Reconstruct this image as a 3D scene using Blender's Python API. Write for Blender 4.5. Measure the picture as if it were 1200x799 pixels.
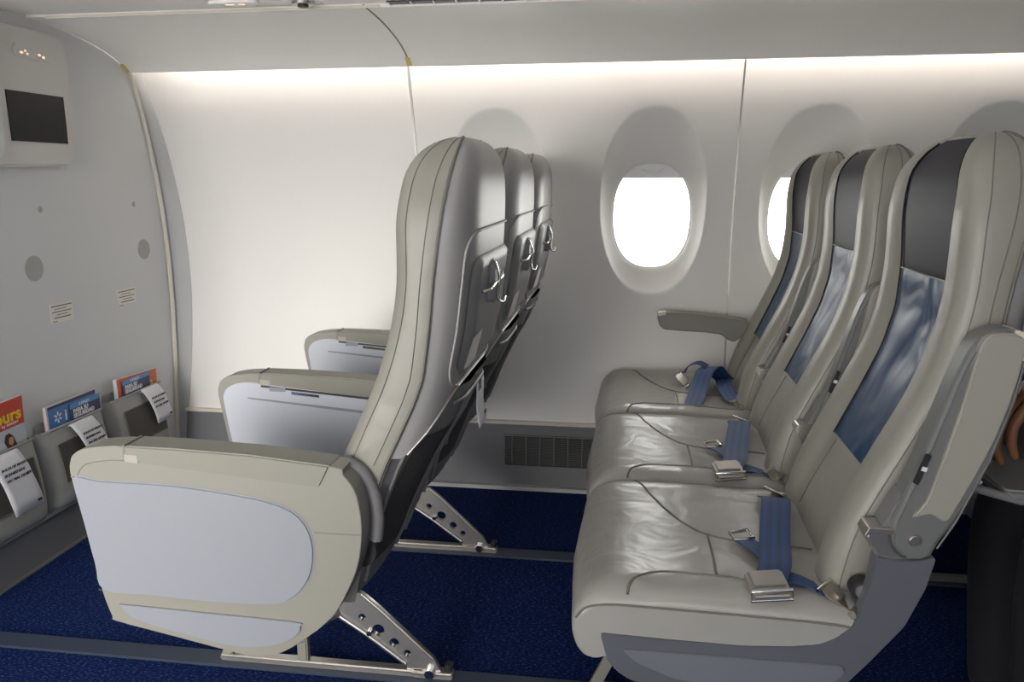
import bpy, bmesh, math, random
import numpy as np
from mathutils import Vector, Matrix
for o in list(bpy.data.objects): bpy.data.objects.remove(o)
S = bpy.context.scene
C = S.collection
random.seed(4)
PI = math.pi
# ------------------------------------------------------------------ camera
YAW, PITCH, ROLL = .1424, .2039, -.0025
cy_, sy_, cp_, sp_ = math.cos(YAW), math.sin(YAW), math.cos(PITCH), math.sin(PITCH)
fwd = Vector((-sy_, cy_, 0)); rgt = Vector((cy_, sy_, 0)); up = Vector((0, 0, 1))
f2 = fwd*cp_ - up*sp_; u2 = up*cp_ + fwd*sp_
r3 = rgt*math.cos(ROLL) + u2*math.sin(ROLL); u3 = u2*math.cos(ROLL) - rgt*math.sin(ROLL)
cam = bpy.data.objects.new('camera', bpy.data.cameras.new('camera')); C.objects.link(cam)
M_ = Matrix((r3, u3, -f2)).transposed().to_4x4(); M_.translation = (.8412, -1.1402, 1.0854)
cam.matrix_world = M_
cam.data.sensor_width = 36; cam.data.lens = 927.92/1200*36; cam.data.clip_start = .02
S.camera = cam
# ------------------------------------------------------------------ world, lights, exposure
w = bpy.data.worlds.new('sky'); S.world = w; w.use_nodes = True
bg = w.node_tree.nodes['Background']; bg.inputs[0].default_value = (1, .975, .93, 1); bg.inputs[1].default_value = 8.0
def area(name, loc, target, sx, sy, power, col):
    l = bpy.data.lights.new(name, 'AREA'); l.shape = 'RECTANGLE'; l.size = sx; l.size_y = sy; l.energy = power; l.color = col
    o = bpy.data.objects.new(name, l); C.objects.link(o); o.location = loc
    o.rotation_euler = (Vector(target)-Vector(loc)).to_track_quat('-Z', 'Y').to_euler(); return o
sl_ = bpy.data.lights.new('low_sun', 'SUN'); sl_.energy = 2.35; sl_.angle = math.radians(24); sl_.color = (1, .96, .90)
so_ = bpy.data.objects.new('low_sun', sl_); C.objects.link(so_); so_.rotation_euler = Vector((.10, 1, -.14)).to_track_quat('-Z', 'Y').to_euler()
area('left_fill_row', (1.35, -1.97, 1.08), (1.0, .8, .75), 1.3, .32, 5, (.90, .95, 1))  # fill lamp added on the unseen left side to brighten the second row
area('left_fill_mid', (.75, -1.97, .98), (-.7, 1.0, 1.25), .9, .32, 9, (.97, .97, 1))  # added fill lamp, aimed at the bulkhead and bin underside
area('cabin_ceiling_wash', (.2, -.35, 2.05), (.3, .2, 0), 2.2, .4, 2.5, (1, .96, .9))
S.view_settings.view_transform = 'Standard'; S.view_settings.look = 'None'
S.view_settings.exposure = 0; S.view_settings.gamma = 1; S.view_settings.use_curve_mapping = False
try:
    S.cycles.use_denoising = True; S.cycles.max_bounces = 8; S.cycles.diffuse_bounces = 5; S.cycles.sample_clamp_indirect = 6
except Exception: pass
# ------------------------------------------------------------------ materials
def mat(name, col, rough=.5, metal=0, spec=.5, nscale=0, namt=0, bscale=0, bstr=0, bdist=.002, emit=None, estr=0, coat=0, ndetail=3, sheen=0):
    m = bpy.data.materials.new(name); m.use_nodes = True; nt = m.node_tree; N = nt.nodes; L = nt.links
    b = N['Principled BSDF']; b.inputs['Base Color'].default_value = (*col, 1); b.inputs['Roughness'].default_value = rough
    b.inputs['Metallic'].default_value = metal; b.inputs['Specular IOR Level'].default_value = spec; b.inputs['Coat Weight'].default_value = coat
    if sheen: b.inputs['Sheen Weight'].default_value = sheen
    tc = N.new('ShaderNodeTexCoord')
    if nscale:
        n = N.new('ShaderNodeTexNoise'); n.inputs['Scale'].default_value = nscale; n.inputs['Detail'].default_value = ndetail
        L.new(tc.outputs['Object'], n.inputs['Vector'])
        mx = N.new('ShaderNodeMix'); mx.data_type = 'RGBA'
        mx.inputs[6].default_value = (*[c*(1-namt) for c in col], 1); mx.inputs[7].default_value = (*[min(1, c*(1+namt)) for c in col], 1)
        L.new(n.outputs['Fac'], mx.inputs[0]); L.new(mx.outputs[2], b.inputs['Base Color'])
    if bscale:
        n = N.new('ShaderNodeTexNoise'); n.inputs['Scale'].default_value = bscale; n.inputs['Detail'].default_value = 4
        L.new(tc.outputs['Object'], n.inputs['Vector'])
        bp = N.new('ShaderNodeBump'); bp.inputs['Strength'].default_value = bstr; bp.inputs['Distance'].default_value = bdist
        L.new(n.outputs['Fac'], bp.inputs['Height']); L.new(bp.outputs[0], b.inputs['Normal'])
    if emit: b.inputs['Emission Color'].default_value = (*emit, 1); b.inputs['Emission Strength'].default_value = estr
    return m
def wrinkle(m, scale, strength, dist, stretch=(1, 1, 1)):
    """add a second, broader wrinkle relief under the fine grain"""
    nt = m.node_tree; N = nt.nodes; L = nt.links; b = N['Principled BSDF']
    tc = N.new('ShaderNodeTexCoord'); mp = N.new('ShaderNodeMapping'); mp.inputs['Scale'].default_value = stretch
    n = N.new('ShaderNodeTexNoise'); n.inputs['Scale'].default_value = scale; n.inputs['Detail'].default_value = 2; n.inputs['Distortion'].default_value = .8
    bp = N.new('ShaderNodeBump'); bp.inputs['Strength'].default_value = strength; bp.inputs['Distance'].default_value = dist
    L.new(tc.outputs['Object'], mp.inputs[0]); L.new(mp.outputs[0], n.inputs['Vector']); L.new(n.outputs['Fac'], bp.inputs['Height'])
    if b.inputs['Normal'].links: L.new(b.inputs['Normal'].links[0].from_socket, bp.inputs['Normal'])
    L.new(bp.outputs[0], b.inputs['Normal']); return m
M = dict(
    wall=mat('wall_laminate', (.78, .765, .74), .55, nscale=600, namt=.05, bscale=700, bstr=.08, bdist=.0005),
    bulk=mat('bulkhead_laminate', (.62, .63, .635), .55, nscale=500, namt=.06),
    dado=mat('dado_grey', (.15, .153, .165), .6, nscale=900, namt=.12),
    trimgrey=mat('trim_grey', (.44, .45, .45), .5),
    cream=mat('cream_trim', (.66, .62, .54), .45),
    bin=mat('bin_plastic', (.88, .865, .83), .42, nscale=300, namt=.03),
    seam=mat('seam_dark', (.17, .16, .155), .7),
    tape=mat('yellow_tape', (.62, .46, .14), .5),
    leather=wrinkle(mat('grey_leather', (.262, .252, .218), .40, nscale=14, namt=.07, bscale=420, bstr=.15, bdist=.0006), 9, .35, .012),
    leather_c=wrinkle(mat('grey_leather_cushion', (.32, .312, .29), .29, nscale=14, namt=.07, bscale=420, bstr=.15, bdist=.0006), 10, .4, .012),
    piping=mat('piping_grey', (.15, .143, .125), .6),
    navy=mat('navy_leather', (.012, .013, .022), .5, spec=.2, bscale=380, bstr=.2, bdist=.0006),
    blue=wrinkle(mat('blue_glossy_leather', (.010, .042, .105), .36, bscale=300, bstr=.1, bdist=.0005), 5, .6, .03, (1, 1.3, .9)),
    shell=mat('silver_shell', (.30, .292, .29), .40, metal=.1),
    shelld=mat('shell_inset', (.21, .205, .21), .40, metal=.1),
    pocketf=mat('pocket_frame', (.17, .17, .17), .55),
    panel=mat('armrest_panel', (.225, .238, .268), .5, nscale=700, namt=.05),
    frame=mat('armrest_frame', (.225, .218, .188), .42),
    panel_lit=mat('armrest_panel_inner_lit', (.44, .46, .52), .45, nscale=700, namt=.05),  # panel colour brightened to stand in for light on the inner arms
    armb=mat('arm_body', (.15, .155, .15), .38),
    framed=mat('seat_end_shroud', (.105, .112, .130), .42),
    framel=mat('seat_end_inset', (.155, .165, .19), .42),
    pad=mat('armrest_pad', (.205, .198, .168), .5, bscale=300, bstr=.1),
    slab=mat('slab_cover', (.10, .095, .075), .6),
    capc=mat('pad_cap', (.33, .31, .255), .45),
    pada=mat('raised_pad', (.31, .295, .255), .45, bscale=300, bstr=.08),
    metal=mat('brushed_metal', (.55, .53, .50), .32, metal=.9, nscale=60, namt=.1),
    chrome=mat('chrome', (.75, .74, .72), .12, metal=1),
    bmetal=mat('buckle_metal', (.52, .49, .46), .28, metal=.85),
    tan=mat('anchor_bracket_metal', (.42, .38, .31), .35, metal=.8),
    dark=mat('dark_plastic', (.02, .02, .022), .45),
    screen=mat('screen_black', (.010, .010, .013), .3, spec=.2),
    belt=mat('blue_webbing', (.018, .052, .155), .55),
    pocket=wrinkle(mat('pocket_leather', (.30, .30, .285), .5), 16, .5, .01),
    paper=mat('white_paper', (.70, .71, .74), .6),
    pink=mat('page_edge', (.62, .55, .54), .7),
    red=mat('red_cover', (.52, .045, .02), .4), orange=mat('orange_cover', (.56, .10, .03), .4),
    ncover=mat('navy_print', (.01, .018, .09), .4), sky=mat('light_blue_print', (.07, .25, .52), .4),
    bcover=mat('blue_cover', (.05, .17, .42), .35), ylw=mat('yellow_print', (.75, .55, .02), .5), ink=mat('ink', (.03, .03, .04), .6),
    pale=mat('pale_cover', (.48, .52, .58), .4), brown=mat('hair_print', (.06, .03, .02), .5), skinp=mat('skin_print', (.5, .25, .15), .5),
    placard=mat('placard', (.74, .70, .65), .5), disc=mat('grey_disc', (.38, .385, .37), .6),
    foam=mat('rail_strip', (.035, .05, .085), .5), monitor=mat('monitor_housing', (.62, .60, .575), .45),
    unit=mat('white_unit', (.62, .66, .63), .4), stitch=mat('stitch', (.16, .15, .13), .8),
    skin=mat('skin', (.25, .105, .05), .5, nscale=30, namt=.12), black=mat('black_cloth', (.008, .008, .011), .9, nscale=90, namt=.3),
    shirt=mat('dark_patterned_cloth', (.03, .012, .025), .85, nscale=60, namt=.9), hair=mat('black_hair', (.01, .008, .007), .5),
    cove=mat('cove_light', (1, 1, 1), .5, emit=(1, .89, .81), estr=24), glow=mat('lit_symbol', (.8, .6, .4), .5, emit=(1, .68, .45), estr=1.1),
    shade=mat('window_shade', (.75, .75, .75), .5))
# carpet: navy with flecks
def carpet():
    m = bpy.data.materials.new('navy_carpet'); m.use_nodes = True; nt = m.node_tree; N = nt.nodes; L = nt.links; b = N['Principled BSDF']
    b.inputs['Roughness'].default_value = .95; b.inputs['Specular IOR Level'].default_value = .1
    tc = N.new('ShaderNodeTexCoord'); n = N.new('ShaderNodeTexNoise'); n.inputs['Scale'].default_value = 260; n.inputs['Detail'].default_value = 2
    mp = N.new('ShaderNodeMapping'); mp.inputs['Scale'].default_value = (.45, 1.2, 1)
    r = N.new('ShaderNodeValToRGB'); e = r.color_ramp.elements
    e[0].position = .38; e[0].color = (.0028, .009, .050, 1); e[1].position = .72; e[1].color = (.060, .10, .26, 1)
    x = r.color_ramp.elements.new(.56); x.color = (.0065, .019, .092, 1)
    L.new(tc.outputs['Object'], mp.inputs[0]); L.new(mp.outputs[0], n.inputs['Vector']); L.new(n.outputs['Fac'], r.inputs[0]); L.new(r.outputs[0], b.inputs['Base Color'])
    bp = N.new('ShaderNodeBump'); bp.inputs['Strength'].default_value = .5; bp.inputs['Distance'].default_value = .003
    L.new(n.outputs['Fac'], bp.inputs['Height']); L.new(bp.outputs[0], b.inputs['Normal']); return m
M['carpet'] = carpet()
def netmat(name, a, c, scale):
    m = bpy.data.materials.new(name); m.use_nodes = True; nt = m.node_tree; N = nt.nodes; L = nt.links; b = N['Principled BSDF']
    b.inputs['Roughness'].default_value = .7
    tc = N.new('ShaderNodeTexCoord'); mp = N.new('ShaderNodeMapping'); mp.inputs['Rotation'].default_value = (PI/4, 0, 0); mp.inputs['Scale'].default_value = (1, scale, scale)
    ck = N.new('ShaderNodeTexChecker'); ck.inputs['Scale'].default_value = 1; ck.inputs[1].default_value = (*a, 1); ck.inputs[2].default_value = (*c, 1)
    L.new(tc.outputs['Object'], mp.inputs[0]); L.new(mp.outputs[0], ck.inputs['Vector']); L.new(ck.outputs[0], b.inputs['Base Color']); return m
M['net'] = netmat('pocket_net', (.03, .026, .022), (.09, .083, .07), 230)
M['net2'] = netmat('seat_net', (.02, .02, .02), (.07, .065, .06), 190)
def webbing():
    m = M['belt']; nt = m.node_tree; N = nt.nodes; L = nt.links; b = N['Principled BSDF']
    tc = N.new('ShaderNodeTexCoord'); wv = N.new('ShaderNodeTexWave'); wv.inputs['Scale'].default_value = 4; wv.bands_direction = 'X'
    r = N.new('ShaderNodeValToRGB'); r.color_ramp.elements[0].color = (.014, .040, .125, 1); r.color_ramp.elements[1].color = (.022, .066, .19, 1)
    L.new(tc.outputs['UV'], wv.inputs['Vector']); L.new(wv.outputs['Fac'], r.inputs[0]); L.new(r.outputs[0], b.inputs['Base Color'])
webbing()
def glassmat():
    m = bpy.data.materials.new('window_pane'); m.use_nodes = True; nt = m.node_tree; N = nt.nodes; L = nt.links
    N.remove(N['Principled BSDF']); o = N['Material Output']
    t = N.new('ShaderNodeBsdfTransparent'); t.inputs[0].default_value = (.96, .97, .97, 1); g = N.new('ShaderNodeBsdfGlossy'); g.inputs['Roughness'].default_value = .05
    fr = N.new('ShaderNodeFresnel'); fr.inputs[0].default_value = 1.3
    mx = N.new('ShaderNodeMixShader'); L.new(fr.outputs[0], mx.inputs[0]); L.new(t.outputs[0], mx.inputs[1]); L.new(g.outputs[0], mx.inputs[2]); L.new(mx.outputs[0], o.inputs[0]); return m
M['glass'] = glassmat()
M['shade'].node_tree.nodes['Principled BSDF'].inputs['Transmission Weight'].default_value = .12
M['blue'].node_tree.nodes['Principled BSDF'].inputs['Specular IOR Level'].default_value = .35
# ------------------------------------------------------------------ mesh helpers
def mk(name, V, F, m, parent=None, smooth=35, uv=None):
    me = bpy.data.meshes.new(name); me.from_pydata([tuple(v) for v in V], [], F); me.validate()
    bm = bmesh.new(); bm.from_mesh(me); bmesh.ops.recalc_face_normals(bm, faces=bm.faces); bm.to_mesh(me); bm.free()
    return fin(name, me, m, parent, smooth, uv)
def fin(name, me, m, parent=None, smooth=35, uv=None):
    if smooth:
        for p in me.polygons: p.use_smooth = True
        me.set_sharp_from_angle(angle=math.radians(smooth))
    me.materials.append(M[m])
    if uv:
        l = me.uv_layers.new(name='uv')
        for lp in me.loops: l.data[lp.index].uv = uv[lp.vertex_index]
    o = bpy.data.objects.new(name, me); C.objects.link(o)
    if parent: o.parent = parent
    return o
def tag(o, label=None, cat=None, group=None, kind=None):
    if label: o['label'] = label
    if cat: o['category'] = cat
    if group: o['group'] = group
    if kind: o['kind'] = kind
    return o
def thing(name, loc, label, cat, group=None):
    o = bpy.data.objects.new(name, None); C.objects.link(o); o.location = loc; o.empty_display_size = .1
    return tag(o, label, cat, group)
def cat_rom(P, n=6, closed=False):
    P = [Vector(p) for p in P]; k = len(P); out = []
    for i in range(k if closed else k-1):
        if closed: a, b, c, d = P[(i-1) % k], P[i], P[(i+1) % k], P[(i+2) % k]
        else: a, b, c, d = P[max(i-1, 0)], P[i], P[i+1], P[min(i+2, k-1)]
        for j in range(n):
            t = j/n; out.append(.5*((2*b)+(c-a)*t+(2*a-5*b+4*c-d)*t*t+(3*b-a-3*c+d)*t**3))
    if not closed: out.append(P[-1])
    return out
def roundpoly(P, r, n=4):
    """round the corners of a closed 2D polygon; r number or list"""
    k = len(P); out = []
    for i in range(k):
        p = Vector(P[i]); a = Vector(P[i-1])-p; b = Vector(P[(i+1) % k])-p
        rr = min(r[i] if isinstance(r, (list, tuple)) else r, a.length*.48, b.length*.48)
        if rr <= 1e-6: out.append(p); continue
        s = p+a.normalized()*rr; e = p+b.normalized()*rr
        for j in range(n+1):
            t = j/n; out.append((1-t)**2*s+2*t*(1-t)*p+t*t*e)
    return out
def prism(name, poly, axis, a, b, m, parent=None, bev=0, seg=2, smooth=35):
    """extrude a 2D outline between a and b along axis: 'x' (outline y,z), 'y' (outline x,z), 'z' (outline x,y)"""
    bm = bmesh.new()
    def p3(q, t): return {'x': (t, q[0], q[1]), 'y': (q[0], t, q[1]), 'z': (q[0], q[1], t)}[axis]
    A = [bm.verts.new(p3(q, a)) for q in poly]; B = [bm.verts.new(p3(q, b)) for q in poly]
    bm.faces.new(A); bm.faces.new(B); k = len(poly)
    for i in range(k): bm.faces.new((A[i], A[(i+1) % k], B[(i+1) % k], B[i]))
    bmesh.ops.recalc_face_normals(bm, faces=bm.faces)
    if bev:
        ed = [e for e in bm.edges if (e.verts[0] in A) == (e.verts[1] in A)]
        bmesh.ops.bevel(bm, geom=ed, offset=bev, segments=seg, affect='EDGES', clamp_overlap=True)
    me = bpy.data.meshes.new(name); bm.to_mesh(me); bm.free()
    return fin(name, me, m, parent, smooth)
def box(name, lo, hi, m, parent=None, bev=.002, seg=2):
    return prism(name, [(lo[0], lo[1]), (hi[0], lo[1]), (hi[0], hi[1]), (lo[0], hi[1])], 'z', lo[2], hi[2], m, parent, 0) if not bev else bbox(name, lo, hi, m, parent, bev, seg)
def bbox(name, lo, hi, m, parent, bev, seg=2):
    bm = bmesh.new(); bmesh.ops.create_cube(bm, size=1)
    for v in bm.verts: v.co = Vector([(lo[i]+hi[i])/2+v.co[i]*(hi[i]-lo[i]) for i in range(3)])
    bmesh.ops.bevel(bm, geom=list(bm.edges), offset=min(bev, min(hi[i]-lo[i] for i in range(3))*.45), segments=seg, affect='EDGES')
    me = bpy.data.meshes.new(name); bm.to_mesh(me); bm.free(); return fin(name, me, m, parent)
def tubeVF(P, r, n=8, V=None, F=None, closed=False):
    V = [] if V is None else V; F = [] if F is None else F
    P = [Vector(p) for p in P]; base = len(V); k = len(P); prev = None
    for i, p in enumerate(P):
        d = (P[(i+1) % k]-P[i-1]) if closed else (P[min(i+1, k-1)]-P[max(i-1, 0)])
        d.normalize()
        if prev is None: a = d.orthogonal().normalized()
        else: a = (prev-d*prev.dot(d)).normalized()
        prev = a; b = d.cross(a); rr = r[i] if isinstance(r, (list, tuple)) else r
        for j in range(n): V.append(p+(a*math.cos(2*PI*j/n)+b*math.sin(2*PI*j/n))*rr)
    for i in range(k if closed else k-1):
        for j in range(n):
            a0 = base+i*n; b0 = base+((i+1) % k)*n
            F.append((a0+j, a0+(j+1) % n, b0+(j+1) % n, b0+j))
    if not closed: F.append([base+j for j in range(n)][::-1]); F.append([base+(k-1)*n+j for j in range(n)])
    return V, F
def tube(name, P, r, m, parent=None, n=8, closed=False):
    V, F = tubeVF(P, r, n, closed=closed); return mk(name, V, F, m, parent, 60)
def tubes(name, PP, r, m, parent=None, n=6):
    V, F = [], []
    for P in PP: tubeVF(P, r, n, V, F)
    return mk(name, V, F, m, parent, 60)
def grid(name, rows, m, parent=None, smooth=60, thick=0, closedu=False):
    V = [p for r in rows for p in r]; a = len(rows); b = len(rows[0]); F = []
    for i in range(a-1):
        for j in range(b if closedu else b-1): F.append((i*b+j, i*b+(j+1) % b, (i+1)*b+(j+1) % b, (i+1)*b+j))
    return mk(name, V, F, m, parent, smooth)
def ribbon(name, P, width_dirs, w, t, m, parent=None, n=5):
    """webbing strap along P, width vector per point, thickness t"""
    P = cat_rom(P, n); W = cat_rom(width_dirs, n); rows = []; V = []; F = []; UV = []; L = 0
    for i, p in enumerate(P):
        wd = W[i].normalized()*w/2; d = (P[min(i+1, len(P)-1)]-P[max(i-1, 0)]).normalized(); nn = d.cross(wd).normalized()*t/2
        if i: L += (P[i]-P[i-1]).length
        for q, uu in ((p-wd-nn, 0), (p+wd-nn, 1), (p+wd+nn, 1), (p-wd+nn, 0)): V.append(q); UV.append((uu*.25, L))
    for i in range(len(P)-1):
        for j in range(4): F.append((i*4+j, i*4+(j+1) % 4, i*4+4+(j+1) % 4, i*4+4+j))
    F.append((0, 1, 2, 3)); F.append(tuple(len(V)-4+j for j in range(4)))
    return mk(name, V, F, m, parent, 40, uv=UV)
def text(name, body, size, origin, xdir, ydir, m, parent=None, ext=.0004, align='LEFT', bold=0, xs=1):
    cu = bpy.data.curves.new(name, 'FONT'); cu.body = body; cu.size = size; cu.extrude = ext; cu.align_x = align; cu.offset = bold; cu.resolution_u = 2
    t = bpy.data.objects.new(name, cu); C.objects.link(t); bpy.context.view_layer.update()
    me = bpy.data.meshes.new_from_object(t.evaluated_get(bpy.context.evaluated_depsgraph_get())); bpy.data.objects.remove(t)
    X = Vector(xdir).normalized(); Y = Vector(ydir).normalized(); Z = X.cross(Y)
    for v in me.vertices: v.co = Vector(origin)+X*v.co.x*xs+Y*v.co.y+Z*v.co.z
    me.materials.clear(); return fin(name, me, m, parent, 0)
def smoothtab(zs, xs, k=7):
    zf = np.linspace(zs[0], zs[-1], 200); xf = np.interp(zf, zs, xs); ker = np.ones(k)/k
    xf = np.convolve(np.pad(xf, k//2, mode='edge'), ker, 'valid'); return lambda z: float(np.interp(z, zf, xf))
def dup(o, parent=None):
    c = o.copy(); C.objects.link(c); c.parent = parent
    for ch in list(o.children): dup(ch, c)
    return c
# ------------------------------------------------------------------ setting
wy = smoothtab([0, .24, .45, .65, .8, .95, 1.1, 1.25, 1.4, 1.47, 1.62], [1.50, 1.515, 1.54, 1.552, 1.552, 1.542, 1.52, 1.485, 1.44, 1.415, 1.36], 15)
XB = -.8; XE = 3.0
box('floor', (-2.2, -2.1, -.05), (XE, 1.6, 0), 'carpet', None, 0)['kind'] = 'structure'
# floor tracks: cover strips running fore and aft
for i, y in enumerate((.385, .99)):
    tag(box('trim_%d' % (i+1), (-.795, y-.028, 0), (XE, y+.028, .006), 'foam', None, .002), kind='structure')
# side wall
WR = thing('wall_right', (0, 0, 0), None, None); WR['kind'] = 'structure'
def wallstrip(name, x0, x1, z0, z1, m, parent, off=0, nz=28, lip=.012):
    rows = []
    xs = [x0, x0+.004, x1-.004, x1]
    for i in range(nz+1):
        z = z0+(z1-z0)*i/nz; y = wy(z)-off
        rows.append([(xs[0], y+lip, z), (xs[1], y, z), (xs[2], y, z), (xs[3], y+lip, z)])
    return grid(name, rows, m, parent, 30)
ZD = .238
wallstrip('wall_panel', XB+.012, .139, ZD+.006, 1.60, 'wall', WR)
A_, B_ = .132, .178      # window opening half axes
def window_panel(x0, x1, wins):
    """one moulded side panel with two dished window surrounds"""
    NA = 96; V = []; F = []
    mids = [x0]+[(wins[i]+wins[i+1])/2 for i in range(len(wins)-1)]+[x1]
    zlo, zhi = ZD+.006, 1.60
    for wi, xw in enumerate(wins):
        c0, c1 = mids[wi], mids[wi+1]
        rings = []
        def opening(a):
            c, s = math.cos(a), math.sin(a); n = 2.35
            return (xw+A_*abs(c)**(2/n)*(1 if c >= 0 else -1), .955+B_*abs(s)**(2/n)*(1 if s >= 0 else -1))
        def recess(a):
            c, s = math.cos(a), math.sin(a); n = 2.2
            return (xw+.172*abs(c)**(2/n)*(1 if c >= 0 else -1), 1.0+.302*abs(s)**(2/n)*(1 if s >= 0 else -1))
        cs = [math.atan2(zhi-1.0, c1-xw), math.atan2(zhi-1.0, c0-xw), math.atan2(zlo-1.0, c0-xw)+2*PI, math.atan2(zlo-1.0, c1-xw)+2*PI]
        angs = sorted([2*PI*k/NA for k in range(NA)]+cs); na = len(angs)
        def rect(a):
            c, s = math.cos(a), math.sin(a); t = 1e9
            if c > 1e-9: t = min(t, (c1-xw)/c)
            if c < -1e-9: t = min(t, (c0-xw)/c)
            if s > 1e-9: t = min(t, (zhi-1.0)/s)
            if s < -1e-9: t = min(t, (zlo-1.0)/s)
            return (xw+c*t, 1.0+s*t)
        base = len(V); nr = 0
        def ring(fn):
            nonlocal nr
            for a in angs: V.append(fn(a))
            nr += 1
        # from reveal depth outward
        def mixp(p, q, t): return (p[0]*(1-t)+q[0]*t, p[1]*(1-t)+q[1]*t)
        for dy in (.105, .072, .068):
            ring(lambda a, dy=dy: (opening(a)[0], wy(opening(a)[1])+dy, opening(a)[1]))
        for t, dy in ((.04, .064), (.2, .056), (.4, .045), (.6, .032), (.75, .021), (.87, .011), (.95, .004), (1, .0006)):
            ring(lambda a, t=t, dy=dy: (lambda p: (p[0], wy(p[1])+dy, p[1]))(mixp(opening(a), recess(a), t)))
        for t in (.02, .1, .3, .5, .75, 1):
            def fn(a, t=t):
                p = mixp(recess(a), rect(a), t); e = 0
                return (p[0], wy(p[1])+e, p[1])
            ring(fn)
        for r in range(nr-1):
            for j in range(na):
                a0 = base+r*na; b0 = a0+na
                F.append((a0+j, a0+(j+1) % na, b0+(j+1) % na, b0+j))
    return mk('wall_panel', V, F, 'wall', WR, 50)
WX = [.412, .925, 1.435, 1.945, 2.455]
window_panel(.145, 1.180, WX[:2]); window_panel(1.186, 2.26, WX[2:4])
wallstrip('wall_panel', 2.266, XE, ZD+.006, 1.60, 'wall', WR)
# dark backing in the panel joints
for x in (.142, 1.183, 2.263):
    rows = [[(x-.03, wy(z)+.013, z), (x+.03, wy(z)+.013, z)] for z in np.linspace(ZD, 1.5, 20)]
    grid('panel_joint', rows, 'disc', WR, 30)
# dado, its top trim and the return-air grille
GX0, GX1, GZ0, GZ1 = .436, 1.03, .084, .192
for (a, b, c, d) in ((XB+.012, GX0, .004, ZD), (GX1, XE, .004, ZD), (GX0, GX1, .004, GZ0), (GX0, GX1, GZ1, ZD)):
    rows = [[(a, wy(z)-.006, z), (b, wy(z)-.006, z)] for z in np.linspace(c, d, 6)]
    grid('dado_panel', rows, 'dado', WR, 30)
tag(box('trim_3', (XB+.03, 1.496, ZD-.003), (XE, 1.53, ZD+.008), 'cream', None, .002), kind='structure')
tag(box('baseboard_right', (XB+.03, 1.470, 0), (XE, 1.52, .014), 'trimgrey', None, .003), kind='structure')
gr = box('air_grille', (GX0-.03, 1.522, GZ0-.03), (GX1+.03, 1.55, GZ1+.03), 'dark', WR, 0)
V, F = [], []
def addbox(V, F, lo, hi):
    b = len(V)
    for z in (lo[2], hi[2]):
        for x, y in ((lo[0], lo[1]), (hi[0], lo[1]), (hi[0], hi[1]), (lo[0], hi[1])): V.append((x, y, z))
    for f in ((3, 2, 1, 0), (4, 5, 6, 7), (0, 1, 5, 4), (1, 2, 6, 5), (2, 3, 7, 6), (3, 0, 4, 7)): F.append(tuple(b+i for i in f))
for i in range(20):
    z = GZ0+.003+i*(GZ1-GZ0-.006)/19; addbox(V, F, (GX0, 1.508, z-.0008), (GX1, 1.520, z+.0008))
for i in range(12):
    x = GX0+.025+i*.0495; addbox(V, F, (x-.001, 1.505, GZ0), (x+.001, 1.522, GZ1))
sl = mk('grille_slats', V, F, 'pocketf', gr, 0); sl['kind'] = 'stuff'
V, F = [], []
addbox(V, F, (GX0-.008, 1.500, GZ0-.006), (GX1+.008, 1.512, GZ0)); addbox(V, F, (GX0-.008, 1.500, GZ1), (GX1+.008, 1.512, GZ1+.004))
addbox(V, F, (GX0-.008, 1.500, GZ0), (GX0, 1.512, GZ1)); addbox(V, F, (GX1, 1.500, GZ0), (GX1+.008, 1.512, GZ1)); mk('grille_frame', V, F, 'dado', gr, 0)
for (c, d) in ((0, .70), (1.22, 1.62)):
    grid('leak_blocker', [[(-2.2, wy(z)+.10, z), (XE, wy(z)+.10, z)] for z in np.linspace(c, d, 8)], 'dado', WR, 30)  # unseen sheets added to block sky light leaking through wall gaps
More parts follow.
